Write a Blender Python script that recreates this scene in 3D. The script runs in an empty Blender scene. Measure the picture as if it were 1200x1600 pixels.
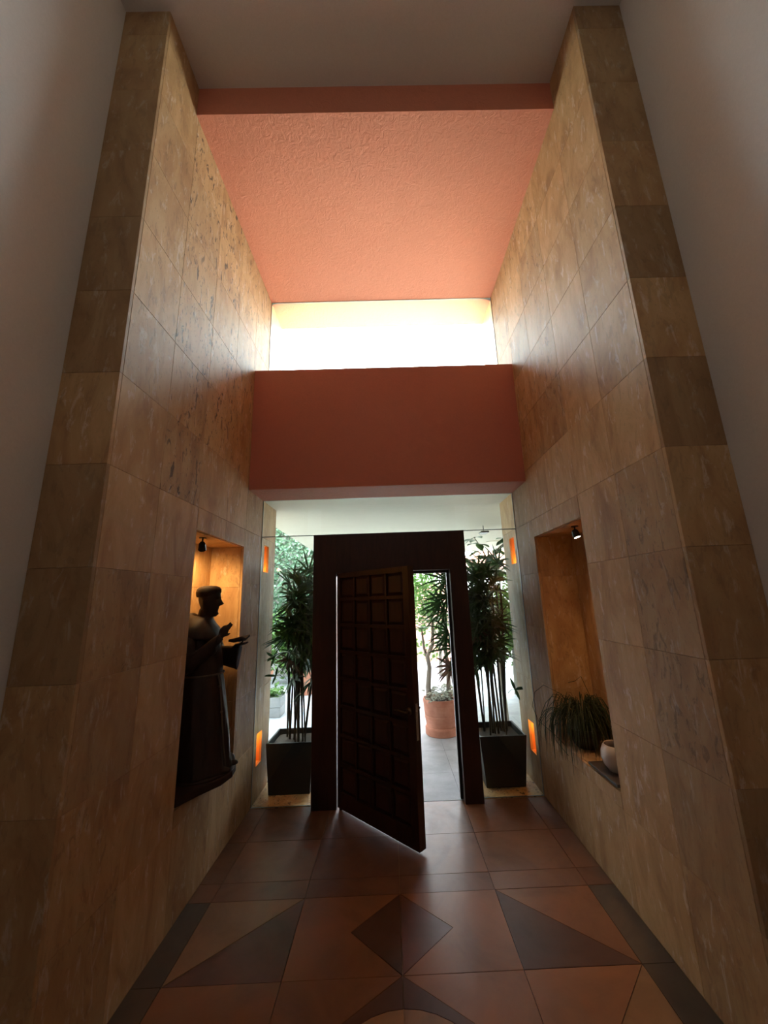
import bpy, bmesh, math, random
import numpy as np
from mathutils import Vector, Matrix
random.seed(7)
R = math.radians
S = bpy.context.scene
COL = S.collection

# ------------------------------------------------------------------ camera
PIT, YAW, ROL, EYE = .2243, .0147, -.0356, 1.8
_f = Vector((math.sin(YAW)*math.cos(PIT), math.cos(YAW)*math.cos(PIT), math.sin(PIT)))
_r = Vector((math.cos(YAW), -math.sin(YAW), 0)); _u = _r.cross(_f)
_r2 = _r*math.cos(ROL)+_u*math.sin(ROL); _u2 = -_r*math.sin(ROL)+_u*math.cos(ROL)
cam = bpy.data.cameras.new('camera'); cam.sensor_fit = 'HORIZONTAL'; cam.sensor_width = 36
cam.lens = 594.06/1200*36; cam.shift_x = -13.31/1200; cam.clip_start = .02; cam.clip_end = 300
co = bpy.data.objects.new('camera', cam); COL.objects.link(co)
m = Matrix((( _r2.x, _u2.x, -_f.x), (_r2.y, _u2.y, -_f.y), (_r2.z, _u2.z, -_f.z))).to_4x4()
m.translation = (0, 0, EYE); co.matrix_world = m
S.camera = co

# ------------------------------------------------------------------ world, sun, exposure
w = bpy.data.worlds.new('sky'); S.world = w; w.use_nodes = True
bg = w.node_tree.nodes['Background']; bg.inputs[0].default_value = (.84, .92, 1.0, 1); bg.inputs[1].default_value = 33.0
_n = w.node_tree; _tc = _n.nodes.new('ShaderNodeTexCoord'); _sx = _n.nodes.new('ShaderNodeSeparateXYZ'); _n.links.new(_tc.outputs['Generated'], _sx.inputs[0])
# overcast sky: zenith three times as bright as the horizon
_ma = _n.nodes.new('ShaderNodeMapRange'); _n.links.new(_sx.outputs['Z'], _ma.inputs['Value']); _ma.inputs['To Min'].default_value = 11.0; _ma.inputs['To Max'].default_value = 33.0
_n.links.new(_ma.outputs['Result'], bg.inputs[1])
sun = bpy.data.lights.new('sun', 'SUN'); sun.energy = 14; sun.angle = R(1.5); sun.color = (1, .95, .86)
so = bpy.data.objects.new('sun', sun); COL.objects.link(so)
so.rotation_euler = Vector((.45, .42, -.95)).to_track_quat('-Z', 'Y').to_euler()
def portal(name, loc, sx, sy):
    l = bpy.data.lights.new(name, 'AREA'); l.shape = 'RECTANGLE'; l.size = sx; l.size_y = sy; l.cycles.is_portal = True
    o = bpy.data.objects.new(name, l); COL.objects.link(o); o.location = loc; o.rotation_euler = (R(-90), 0, 0)
portal('clerestory_portal', (0.017, 4.40, 4.75), 2.66, 1.2)
portal('entrance_portal', (0.017, 4.40, 1.43), 2.66, 2.86)
S.view_settings.view_transform = 'Standard'; S.view_settings.look = 'None'
S.view_settings.gamma = 1; S.view_settings.use_curve_mapping = False
S.view_settings.exposure = 0.18

# ------------------------------------------------------------------ measures
XL, XR = -1.32, 1.354            # hall walls
OL, OR = -1.61, 1.665            # white walls
YP, YG, YO = 1.716, 3.949, 4.412 # pillar face, glass, outer face
YB, YC = 3.518, 2.107            # beam face, front of the coral ceiling
ZC, ZT, ZB, ZS = 5.354, 5.621, 2.87, 4.147
ZJ = [0, .522]+[.034+.4879*k for k in range(2, 12)]+[ZT]
YJ = [YP, 2.14, 2.60, 3.065, 3.50, YG]

# ------------------------------------------------------------------ helpers
class MB:
    def __init__(s): s.v = []; s.f = []
    def add(s, v, f):
        n = len(s.v); s.v += [tuple(p) for p in v]; s.f += [tuple(i+n for i in q) for q in f]; return s
    def box(s, a, b, c=0):
        (x0, y0, z0), (x1, y1, z1) = a, b
        v = [(x, y, z) for z in (z0, z1) for y in (y0, y1) for x in (x0, x1)]
        return s.add(v, [(0, 2, 3, 1), (4, 5, 7, 6), (0, 1, 5, 4), (2, 6, 7, 3), (0, 4, 6, 2), (1, 3, 7, 5)])
    def tube(s, pts, rad, n=8, cap=True):
        pts = [Vector(p) for p in pts]; N = len(pts)
        rs = rad if isinstance(rad, (list, tuple)) else [rad]*N
        v = []; prev = None
        for i, p in enumerate(pts):
            t = (pts[min(i+1, N-1)]-pts[max(i-1, 0)])
            t = t.normalized() if t.length > 1e-9 else Vector((0, 0, 1))
            if prev is None:
                a = t.orthogonal().normalized()
            else:
                a = (prev-t*prev.dot(t)); a = a.normalized() if a.length > 1e-6 else t.orthogonal().normalized()
            prev = a; b = t.cross(a)
            for k in range(n):
                q = 2*math.pi*k/n; v.append(p+(a*math.cos(q)+b*math.sin(q))*rs[i])
        f = [(i*n+k, i*n+(k+1) % n, (i+1)*n+(k+1) % n, (i+1)*n+k) for i in range(N-1) for k in range(n)]
        if cap: f += [tuple(range(n-1, -1, -1)), tuple((N-1)*n+k for k in range(n))]
        return s.add(v, f)
    def loft(s, rings, cap=True):
        n = len(rings[0]); v = [p for r in rings for p in r]; N = len(rings)
        f = [(i*n+k, i*n+(k+1) % n, (i+1)*n+(k+1) % n, (i+1)*n+k) for i in range(N-1) for k in range(n)]
        if cap: f += [tuple(range(n-1, -1, -1)), tuple((N-1)*n+k for k in range(n))]
        return s.add(v, f)
    def lathe(s, prof, c=(0, 0, 0), n=32, sx=1, sy=1):
        return s.loft([[(c[0]+r*sx*math.cos(2*math.pi*k/n), c[1]+r*sy*math.sin(2*math.pi*k/n), c[2]+z) for k in range(n)] for r, z in prof])
    def ball(s, c, r, n=12, m=8):
        rings = []
        for i in range(1, m):
            t = math.pi*i/m
            rings.append([(c[0]+r[0]*math.sin(t)*math.cos(2*math.pi*k/n), c[1]+r[1]*math.sin(t)*math.sin(2*math.pi*k/n), c[2]-r[2]*math.cos(t)) for k in range(n)])
        return s.loft(rings)
    def prism(s, poly, z0, z1):
        n = len(poly); v = [(x, y, z0) for x, y in poly]+[(x, y, z1) for x, y in poly]
        return s.add(v, [tuple(range(n-1, -1, -1)), tuple(range(n, 2*n))]+[(i, (i+1) % n, n+(i+1) % n, n+i) for i in range(n)])
    def xf(s, M):
        s.v = [tuple(M @ Vector(p)) for p in s.v]; return s
    def obj(s, name, mat, parent=None, smooth=False, bevel=0):
        me = bpy.data.meshes.new(name); me.from_pydata(s.v, [], s.f); me.validate(); me.update()
        if smooth: me.shade_smooth()
        bm = bmesh.new(); bm.from_mesh(me); bmesh.ops.recalc_face_normals(bm, faces=bm.faces); bm.to_mesh(me); bm.free()
        o = bpy.data.objects.new(name, me); COL.objects.link(o); me.materials.append(mat)
        if parent: o.parent = parent
        if bevel:
            b = o.modifiers.new('bevel', 'BEVEL'); b.width = bevel; b.segments = 2; b.limit_method = 'ANGLE'
        return o

def tag(o, label=None, cat=None, group=None, kind=None):
    if label: o['label'] = label
    if cat: o['category'] = cat
    if group: o['group'] = group
    if kind: o['kind'] = kind
    return o
def empty(name, loc=(0, 0, 0), **k):
    o = bpy.data.objects.new(name, None); COL.objects.link(o); o.location = loc; o.empty_display_size = .1
    return tag(o, **k)

# ------------------------------------------------------------------ materials
def mat(name, build=None, col=(.5, .5, .5), rough=.5, **kw):
    M = bpy.data.materials.new(name); M.use_nodes = True; nt = M.node_tree; b = nt.nodes['Principled BSDF']
    b.inputs['Base Color'].default_value = (*col, 1); b.inputs['Roughness'].default_value = rough
    for k, v in kw.items():
        b.inputs[k.replace('_', ' ')].default_value = v
    if build: build(nt, b)
    return M
def N(nt, t, **k):
    n = nt.nodes.new(t)
    for a, v in k.items():
        if a.startswith('i_'): n.inputs[a[2:].replace('_', ' ')].default_value = v
        else: setattr(n, a, v)
    return n
def coords(nt, scale=(1, 1, 1), rnd=False):
    tc = N(nt, 'ShaderNodeTexCoord'); mp = N(nt, 'ShaderNodeMapping'); mp.inputs['Scale'].default_value = scale
    src = tc.outputs['Object']
    if rnd:
        oi = N(nt, 'ShaderNodeObjectInfo'); ml = N(nt, 'ShaderNodeVectorMath', operation='SCALE'); ml.inputs['Scale'].default_value = 17
        cb = N(nt, 'ShaderNodeCombineXYZ')
        for i in range(3): nt.links.new(oi.outputs['Random'], cb.inputs[i])
        nt.links.new(cb.outputs[0], ml.inputs[0]); ad = N(nt, 'ShaderNodeVectorMath')
        nt.links.new(src, ad.inputs[0]); nt.links.new(ml.outputs[0], ad.inputs[1]); src = ad.outputs[0]
    nt.links.new(src, mp.inputs[0]); return mp.outputs[0]
def noise(nt, v, sc, det=6, rough=.55, dist=0):
    n = N(nt, 'ShaderNodeTexNoise'); n.inputs['Scale'].default_value = sc; n.inputs['Detail'].default_value = det
    n.inputs['Roughness'].default_value = rough; n.inputs['Distortion'].default_value = dist
    nt.links.new(v, n.inputs['Vector']); return n.outputs[0]
def ramp(nt, fac, stops):
    r = N(nt, 'ShaderNodeValToRGB'); e = r.color_ramp.elements
    while len(e) < len(stops): e.new(.5)
    for x, (p, c) in zip(e, stops): x.position = p; x.color = (*c, 1) if len(c) == 3 else c
    nt.links.new(fac, r.inputs[0]); return r.outputs[0]
def mix(nt, a, b, fac, typ='MIX'):
    m_ = N(nt, 'ShaderNodeMix', data_type='RGBA', blend_type=typ)
    for s_, v in (('A', a), ('B', b)):
        i = [x for x in m_.inputs if x.name == s_ and x.type == 'RGBA'][0]
        if isinstance(v, tuple): i.default_value = (*v, 1)
        else: nt.links.new(v, i)
    i = m_.inputs[0]
    if isinstance(fac, (int, float)): i.default_value = fac
    else: nt.links.new(fac, i)
    return [x for x in m_.outputs if x.type == 'RGBA'][0]
def math_(nt, op, a, b):
    n = N(nt, 'ShaderNodeMath', operation=op)
    for i, v in enumerate((a, b)):
        if isinstance(v, (int, float)): n.inputs[i].default_value = v
        else: nt.links.new(v, n.inputs[i])
    return n.outputs[0]
def bump(nt, b, h, st=.3, d=.01):
    n = N(nt, 'ShaderNodeBump'); n.inputs['Strength'].default_value = st; n.inputs['Distance'].default_value = d
    nt.links.new(h, n.inputs['Height']); nt.links.new(n.outputs[0], b.inputs['Normal'])

def _trav(nt, b):
    oi = N(nt, 'ShaderNodeObjectInfo')
    v = coords(nt, (3, 3, 1.1), True); n1 = noise(nt, v, 1.6, 8, .62, 1.2)
    base = ramp(nt, n1, [(.25, (.38, .21, .095)), (.45, (.55, .335, .155)), (.6, (.64, .42, .21)), (.8, (.48, .285, .13))])
    v2 = coords(nt, (9, 9, 3), True); n2 = noise(nt, v2, 2.2, 10, .7, .6)
    vein = ramp(nt, n2, [(.56, (0, 0, 0)), (.66, (1, 1, 1)), (.72, (0, 0, 0))])
    base = mix(nt, base, (.82, .72, .58), math_(nt, 'MULTIPLY', vein, .6))
    v3 = coords(nt, (24, 24, 9), True); n3 = noise(nt, v3, 1.0, 5, .6, .8)
    v4 = coords(nt, (2.2, 2.2, 1.4), True); n4 = noise(nt, v4, 1.0, 3)
    pit = ramp(nt, n3, [(.575, (0, 0, 0)), (.63, (1, 1, 1))])
    area = ramp(nt, n4, [(.30, (0, 0, 0)), (.48, (1, 1, 1))])
    v5 = coords(nt, (52, 52, 26), True); n5 = noise(nt, v5, 1.0, 3, .6, .5)
    fine = ramp(nt, n5, [(.62, (0, 0, 0)), (.66, (.8, .8, .8))])
    pit = math_(nt, 'MAXIMUM', pit, fine)
    pm = math_(nt, 'MULTIPLY', math_(nt, 'MULTIPLY', pit, area), oi.outputs['Alpha'])
    c = mix(nt, base, oi.outputs['Color'], 1.0, 'MULTIPLY')
    c = mix(nt, c, (.07, .045, .028), math_(nt, 'MULTIPLY', pm, .95))
    nt.links.new(c, b.inputs['Base Color'])
    h = math_(nt, 'SUBTRACT', math_(nt, 'MULTIPLY', n2, .35), pm); bump(nt, b, h, .35, .004)
TRAV = mat('travertine', _trav, rough=.6)
def _stucco(c, amp, sc, st=(1, 1, 1)):
    def f(nt, b):
        v = coords(nt, st); n = noise(nt, v, sc, 6, .6, 1.5); n2 = noise(nt, v, 1.3, 4)
        nt.links.new(mix(nt, mix(nt, tuple(x*.88 for x in c), c, n2), tuple(min(1, x*1.12) for x in c), n), b.inputs['Base Color'])
        bump(nt, b, n, amp, .012)
    return f
CORAL = mat('coral_stucco', _stucco((.66, .235, .14), .6, 19), rough=.8)
CORALS = mat('coral_plaster', _stucco((.62, .215, .15), .15, 30), rough=.75)
SOFFIT = mat('cream_stucco', _stucco((.76, .70, .57), 1.0, 7, (.7, 3.5, 1)), rough=.85)
WHITE = mat('white_paint', _stucco((.80, .76, .73), .12, 60), rough=.7)
EXTW = mat('white_render', _stucco((.80, .79, .76), .2, 30), rough=.85)
GARDW = mat('dimmed_render', _stucco((.40, .39, .37), .2, 30), rough=.85)  # darker copy of the white render, holds back brightness in the open garden
PINKW = mat('pink_render', _stucco((.46, .22, .17), .2, 20), rough=.85)
GROUT = mat('grout', _stucco((.34, .23, .13), .2, 40), rough=.9)
def _terra(nt, b):
    oi = N(nt, 'ShaderNodeObjectInfo'); v = coords(nt, (1, 1, 1), True)
    n = noise(nt, v, 2.5, 8, .6, .8); n2 = noise(nt, v, 14, 6, .6)
    c = ramp(nt, n, [(.3, (.70, .70, .70)), (.5, (1, 1, 1)), (.72, (1.25, 1.2, 1.12))])
    c = mix(nt, c, oi.outputs['Color'], 1, 'MULTIPLY')
    nt.links.new(c, b.inputs['Base Color'])
    nt.links.new(ramp(nt, n2, [(.3, (.30,)*3), (.7, (.48,)*3)]), b.inputs['Roughness'])
    bump(nt, b, n2, .12, .004)
TERRA = mat('terracotta_tile', _terra)
def _wood(nt, b):
    v = coords(nt, (9, 9, 1.2)); n = noise(nt, v, 3, 8, .6, .6)
    nt.links.new(ramp(nt, n, [(.3, (.020, .006, .0045)), (.7, (.045, .014, .009))]), b.inputs['Base Color']); bump(nt, b, n, .15, .003)
WOOD = mat('dark_wood', _wood, rough=.42)
WOOD2 = mat('dark_wood_panel', _wood, rough=.5)
def _carved(nt, b):
    v = coords(nt, (3, 3, 1)); n = noise(nt, v, 9, 6, .6)
    nt.links.new(ramp(nt, n, [(.3, (.016, .009, .006)), (.7, (.036, .019, .012))]), b.inputs['Base Color']); bump(nt, b, n, .3, .004)
CARVED = mat('carved_wood', _carved, rough=.55)
CARVED2 = mat('carved_hair', _carved, rough=.7)
CORD = mat('cord_white', None, (.12, .095, .07), .7)
BLACKP = mat('black_planter', _stucco((.010, .011, .012), .1, 40), rough=.5)
SOIL = mat('soil', _stucco((.05, .035, .025), .8, 60), rough=.95)
METAL = mat('dark_metal', None, (.06, .055, .05), .35, Metallic=.9)
BRONZE = mat('bronze', None, (.14, .11, .08), .35, Metallic=.9)
CHROME = mat('aluminium', None, (.62, .62, .62), .35, Metallic=.9)
WCER = mat('white_ceramic', None, (.62, .55, .50), .18, Coat_Weight=.5)
TRAYM = mat('grey_ceramic', None, (.10, .085, .08), .3)
def _pot(nt, b):
    v = coords(nt, (1, 1, 1)); n = noise(nt, v, 7, 6)
    nt.links.new(ramp(nt, n, [(.3, (.52, .20, .12)), (.7, (.66, .32, .22))]), b.inputs['Base Color']); bump(nt, b, n, .2, .005)
POT = mat('terracotta_pot', _pot, rough=.8)
def _stone(nt, b):
    oi = N(nt, 'ShaderNodeObjectInfo')
    v = coords(nt, (1, 1, 1), True); n = noise(nt, v, 5, 8, .65)
    c = ramp(nt, n, [(.3, (.32, .33, .35)), (.7, (.46, .47, .49))])
    nt.links.new(mix(nt, c, oi.outputs['Color'], 1, 'MULTIPLY'), b.inputs['Base Color']); bump(nt, b, n, .2, .004)
STONE = mat('grey_stone', _stone, rough=.6)
def leafm(name, c1, c2, rough=.4, tr=.25):
    def f(nt, b):
        v = coords(nt); n = noise(nt, v, 9, 3)
        c = mix(nt, c1, c2, ramp(nt, n, [(.35, (0, 0, 0)), (.65, (1, 1, 1))])); nt.links.new(c, b.inputs['Base Color'])
        t = N(nt, 'ShaderNodeBsdfTranslucent'); nt.links.new(c, t.inputs[0]); ms = N(nt, 'ShaderNodeMixShader'); ms.inputs[0].default_value = tr
        out = nt.nodes['Material Output']; nt.links.new(b.outputs[0], ms.inputs[1]); nt.links.new(t.outputs[0], ms.inputs[2]); nt.links.new(ms.outputs[0], out.inputs[0])
    return mat(name, f, rough=rough)
PALM = leafm('palm_leaf', (.028, .070, .022), (.055, .13, .035), .35, .2)
DRY = leafm('dry_leaf', (.16, .09, .06), (.24, .15, .11), .7, .15)
IVY = leafm('ivy_leaf', (.05, .12, .07), (.17, .28, .17), .45, .3)
BUSH = leafm('bush_leaf', (.06, .14, .03), (.15, .28, .07), .45, .3)
BIGL = leafm('broad_leaf', (.05, .12, .03), (.10, .20, .06), .3, .3)
GRASS = leafm('grass_blade', (.03, .05, .018), (.06, .075, .03), .5, .15)
CANE = mat('palm_cane', _stucco((.035, .028, .018), .6, 50), rough=.8)
BARK = mat('pale_bark', _stucco((.40, .36, .30), .4, 30), rough=.85)
def _glass(nt, b):
    nt.nodes.remove(b); out = nt.nodes['Material Output']
    t = N(nt, 'ShaderNodeBsdfTransparent'); t.inputs[0].default_value = (.90, .95, .93, 1)
    g = N(nt, 'ShaderNodeBsdfGlossy'); g.inputs['Roughness'].default_value = .01
    fr = N(nt, 'ShaderNodeFresnel'); fr.inputs[0].default_value = 1.45; ms = N(nt, 'ShaderNodeMixShader')
    nt.links.new(fr.outputs[0], ms.inputs[0]); nt.links.new(t.outputs[0], ms.inputs[1]); nt.links.new(g.outputs[0], ms.inputs[2]); nt.links.new(ms.outputs[0], out.inputs[0])
GLASS = mat('clear_glass', _glass)
SEAL = mat('glass_edge', None, (.22, .25, .23), .3)
def emit(name, col, st):
    def f(nt, b):
        b.inputs['Emission Color'].default_value = (*col, 1); b.inputs['Emission Strength'].default_value = st
    return mat(name, f, col=tuple(x*.5 for x in col))
AMBER = emit('amber_diffuser', (1, .36, .09), .6)
LAMPG = emit('lamp_glow', (1, .80, .55), 25)
ORANGE = mat('orange_paint', None, (.90, .42, .12), .6)
RTILE = mat('roof_tile', _stucco((.36, .14, .09), .4, 12), rough=.8)

# ------------------------------------------------------------------ slab walls
def clip(rects, hole):
    out = []
    hy0, hy1, hz0, hz1 = hole
    for (a, b, c, d) in rects:
        if b <= hy0 or a >= hy1 or d <= hz0 or c >= hz1: out.append((a, b, c, d)); continue
        if a < hy0-1e-4: out.append((a, hy0, c, d))
        if b > hy1+1e-4: out.append((hy1, b, c, d))
        a2, b2 = max(a, hy0), min(b, hy1)
        if c < hz0-1e-4: out.append((a2, b2, c, hz0))
        if d > hz1+1e-4: out.append((a2, b2, hz1, d))
    return [r for r in out if r[1]-r[0] > .01 and r[3]-r[2] > .01]
G = .0007
def slab(par, org, ua, va, na, r, tint, t=.02, name='stone_slab', material=None):
    """rectangle r=(u0,u1,v0,v1) on the plane org + u*ua + v*va, front face towards na, chamfered edge"""
    u0, u1, v0, v1 = r; u0 += G; u1 -= G; v0 += G; v1 -= G; c = .0012
    org, ua, va, na = map(Vector, (org, ua, va, na)); P = lambda u, v, n: org+ua*u+va*v+na*n
    V = [P(u, v, -t) for u, v in ((u0, v0), (u1, v0), (u1, v1), (u0, v1))] + [P(u, v, -c) for u, v in ((u0, v0), (u1, v0), (u1, v1), (u0, v1))] + \
        [P(u, v, 0) for u, v in ((u0+c, v0+c), (u1-c, v0+c), (u1-c, v1-c), (u0+c, v1-c))]
    F = [(3, 2, 1, 0), (8, 9, 10, 11)]+[(i+k, (i+1) % 4+k, (i+1) % 4+k+4, i+k+4) for k in (0, 4) for i in range(4)]
    o = MB().add(V, F).obj(name, material or TRAV, par); o.color = tint; return o
rt = random.Random(3)
def tint(l=1.0, pit=.15, warm=0):
    j = rt.uniform(-.09, .07); return (l*(1+j+warm), l*(1+j), l*(1+j-warm*1.4), pit)
def core(mb, x0, x1, y0, y1, z0, z1, holes, deep):
    """solid wall between x0 (visible side) and x1 with recesses (y0,y1,z0,z1,depth x)"""
    ys = sorted({y0, y1}|{h[0] for h in holes}|{h[1] for h in holes}); zs = sorted({z0, z1}|{h[2] for h in holes}|{h[3] for h in holes})
    for a, b in zip(ys, ys[1:]):
        run = []
        for c, d in zip(zs, zs[1:]):
            h = [q for q in holes if q[0] <= a+1e-6 and b <= q[1]+1e-6 and q[2] <= c+1e-6 and d <= q[3]+1e-6]
            xa = h[0][4] if h else x0
            if run and abs(run[-1][0]-xa) < 1e-6: run[-1][2] = d
            else: run.append([xa, c, d])
        for xa, c, d in run: mb.box((min(xa, x1), a, c), (max(xa, x1), b, d))

NICHE = (2.605, 3.475, .612, 2.312)
SLOTS = [(4.05, 4.20, 2.125, 2.405), (4.05, 4.20, .295, .57)]
NDL, NDR = -1.61, 1.695
# tints by (column, row) read from the photograph
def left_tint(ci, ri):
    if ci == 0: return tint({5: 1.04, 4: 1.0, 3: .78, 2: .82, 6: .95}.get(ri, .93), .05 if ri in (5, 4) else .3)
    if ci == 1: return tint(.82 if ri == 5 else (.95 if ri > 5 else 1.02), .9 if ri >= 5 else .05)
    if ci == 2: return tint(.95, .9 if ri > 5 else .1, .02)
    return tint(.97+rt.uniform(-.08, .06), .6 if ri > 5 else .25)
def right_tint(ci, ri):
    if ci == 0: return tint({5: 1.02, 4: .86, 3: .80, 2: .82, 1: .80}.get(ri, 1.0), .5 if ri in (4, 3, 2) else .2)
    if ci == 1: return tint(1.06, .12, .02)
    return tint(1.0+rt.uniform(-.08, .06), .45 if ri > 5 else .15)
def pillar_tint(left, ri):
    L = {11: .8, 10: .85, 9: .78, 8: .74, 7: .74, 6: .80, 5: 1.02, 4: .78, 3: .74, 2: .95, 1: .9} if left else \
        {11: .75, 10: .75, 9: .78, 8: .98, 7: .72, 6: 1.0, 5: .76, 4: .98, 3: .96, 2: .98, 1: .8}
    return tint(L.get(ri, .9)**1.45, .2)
for side in ('left', 'right'):
    L = side == 'left'; X = XL if L else XR; sg = 1 if L else -1; nd = NDL if L else NDR; Xo = OL if L else OR
    mb = MB(); hol = [(*NICHE, nd-sg*.02)] + [(*s_, X-sg*.12) for s_ in SLOTS]
    core(mb, X-sg*.02, X-sg*.60, YP+.02, YO, 0, 5.9, hol, 0)
    wall = mb.obj('wall_'+side, GROUT); tag(wall, f'tall stone-clad hall wall on the {side} with a deep niche', kind='structure', cat='wall')
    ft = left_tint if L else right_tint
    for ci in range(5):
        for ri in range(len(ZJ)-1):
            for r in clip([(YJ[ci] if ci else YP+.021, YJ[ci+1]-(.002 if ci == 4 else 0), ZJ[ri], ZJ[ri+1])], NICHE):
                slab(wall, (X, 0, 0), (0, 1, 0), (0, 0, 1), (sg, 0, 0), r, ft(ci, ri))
    for (c, d) in ((0, .98), (.98, 2.475), (2.475, ZS), (ZS, ZC+.2)):
        rr = [(YG+.006, YO, c, d)]
        for s_ in SLOTS: rr = clip(rr, s_)
        t_ = tint(1.05, .1)
        for r in rr: slab(wall, (X, 0, 0), (0, 1, 0), (0, 0, 1), (sg, 0, 0), r, t_)
    # outer end of the wall
    for c, d in zip(ZJ[::2], ZJ[2::2]):
        slab(wall, (0, YO+.02, 0), (1, 0, 0), (0, 0, 1), (0, 1, 0), tuple(sorted((X, X-sg*.6)))+(c, d), tint(1, .1))
    # pillar face
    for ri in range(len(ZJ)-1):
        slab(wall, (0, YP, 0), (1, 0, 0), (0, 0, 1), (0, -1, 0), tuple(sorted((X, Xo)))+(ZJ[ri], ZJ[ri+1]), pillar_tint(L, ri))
    # niche lining
    a, b, c, d = NICHE
    for (z0, z1) in ((c, 1.01), (1.01, 1.95), (1.95, d)):
        slab(wall, (nd, 0, 0), (0, 1, 0), (0, 0, 1), (sg, 0, 0), (a, b, z0, z1), tint(.92, .2, .04), name='niche_slab')
    u = tuple(sorted((nd, X-sg*.02)))
    for (z0, z1) in ((c, 1.01), (1.01, 1.95), (1.95, d)):
        slab(wall, (0, b-.0045, 0), (1, 0, 0), (0, 0, 1), (0, -1, 0), u+(z0, z1), tint(.95, .3), t=.004, name='niche_slab')
        slab(wall, (0, a+.0045, 0), (1, 0, 0), (0, 0, 1), (0, 1, 0), u+(z0, z1), tint(.95, .3), t=.004, name='niche_slab')
    slab(wall, (0, 0, d-.0045), (1, 0, 0), (0, 1, 0), (0, 0, -1), u+(a+.005, b-.005), tint(1, .1), t=.004, name='niche_slab')
    slab(wall, (0, 0, c+.0045), (1, 0, 0), (0, 1, 0), (0, 0, 1), u+(a+.005, b-.005), tint(.98, .1), t=.004, name='niche_slab')
    # white wall of the room behind
    ww = MB().box(tuple(min(p) for p in zip((Xo, -1.2, 0), (Xo-sg*.25, YP+.02, ZT))), tuple(max(p) for p in zip((Xo, -1.2, 0), (Xo-sg*.25, YP+.02, ZT)))).obj('wall_white_'+side, WHITE)
    tag(ww, f'plain white painted wall at the {side} edge of the photo', kind='structure', cat='wall')
    fb = MB().box(tuple(min(p) for p in zip((X-sg*.6, 3.9, 0), (X-sg*6, YO, 5.9))), tuple(max(p) for p in zip((X-sg*.6, 3.9, 0), (X-sg*6, YO, 5.9)))).obj('wall_outside_'+side, EXTW)
    tag(fb, f'rendered outside wall of the house, {side} of the entrance', kind='structure', cat='wall')
    # recessed amber slot lights
    for k, (a, b, c, d) in enumerate(SLOTS):
        pos = ('upper', 'lower')[k]
        e = empty('slot_light', (X-sg*.03, (a+b)/2, c), label=f'{pos} glowing orange slot light in the {side} stone jamb', cat='light', group='orange slot lights in the jambs')
        o = MB(); q = (X-sg*.119, X-sg*.0205) if L else (X-sg*.0205, X-sg*.119); q = tuple(sorted(q))
        w_ = .002
        o.box((q[0], a, c), (q[1], a+w_, d)); o.box((q[0], b-w_, c), (q[1], b, d)); o.box((q[0], a+w_, c), (q[1], b-w_, c+w_)); o.box((q[0], a+w_, d-w_), (q[1], b-w_, d))
        h = o.obj('housing', ORANGE); h.parent = e; h.matrix_parent_inverse = Matrix.Translation(e.location).inverted()
        xb = X-sg*.115
        h = MB().box((min(xb, xb+sg*.004), a+w_, c+w_), (max(xb, xb+sg*.004), b-w_, d-w_)).obj('diffuser', AMBER); h.parent = e; h.matrix_parent_inverse = Matrix.Translation(e.location).inverted()
        l = bpy.data.lights.new('slot_lamp', 'POINT'); l.energy = .6; l.color = (1, .55, .15); l.shadow_soft_size = .008
        lo = bpy.data.objects.new('slot_lamp', l); COL.objects.link(lo); lo.location = (X-sg*.085, (a+b)/2, c+.03 if k == 0 else d-.03)

# invented rear room shaped to cut bounced light, then ceiling and coral parts
HALLW = mat('added_room_paint', _stucco((.42, .30, .20), .12, 60), rough=.8)  # mid-dark paint of the invented room, soaks up bounced light
tag(MB().box((-5.2, -9.2, 0), (5.2, -9, ZT)).obj('wall_added_back', HALLW), 'wall closing the added room behind the camera that cuts bounced light', kind='structure', cat='wall')
for nm, xa, xb in (('wall_added_room_left', -5.2, -5), ('wall_added_room_right', 5, 5.2)):
    tag(MB().box((xa, -9, 0), (xb, -1.2, ZT)).obj(nm, HALLW), 'side wall of the added room behind the camera that cuts bounced light, '+('left' if xa < 0 else 'right'), kind='structure', cat='wall')
for nm, xa, xb in (('wall_added_return_left', -5.2, OL-.25), ('wall_added_return_right', OR+.25, 5.2)):
    tag(MB().box((xa, -1.2, 0), (xb, -1.0, ZT)).obj(nm, HALLW), 'wall beside the opening to the added large room, '+('left' if xa < 0 else 'right'), kind='structure', cat='wall')
tag(MB().box((-5.2, -9.2, ZT), (5.2, -1.2, 5.9)).obj('ceiling_added_room', HALLW), 'ceiling of the added room behind the camera that cuts bounced light', kind='structure', cat='ceiling')
tag(MB().box((OL-.3, -1.2, ZT), (OR+.3, YC, 5.9)).obj('ceiling', WHITE), 'flat white painted ceiling high above the entrance', kind='structure', cat='ceiling')
tag(MB().box((XL, YC, ZC), (XR, YO, 5.9)).obj('ceiling_coral', CORAL), 'lower coral stucco ceiling in front of the high window', kind='structure', cat='ceiling')
tag(MB().box((XL+.001, YB, ZB), (XR-.001, YG-.004, ZS)).obj('beam', CORALS), 'smooth coral plaster beam above the entrance door', kind='structure', cat='beam')
bm_ = [o for o in COL.objects if o.name == 'beam'][0]
MB().box((XL+.002, YB+.002, ZB-.004), (XR-.002, YG-.005, ZB-.0005)).obj('underside', CORAL, bm_)
tag(MB().box((XL+.001, YG+.016, 3.14), (XR-.001, YO-.01, ZS)).obj('window_sill', EXTW), 'pale outer sill behind the coral beam', kind='structure', cat='sill')
tag(MB().box((-6.5, -9.2, 5.9), (6.5, YO, 6.1)).obj('roof', EXTW), 'flat roof slab over the house', kind='structure', cat='roof')
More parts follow.
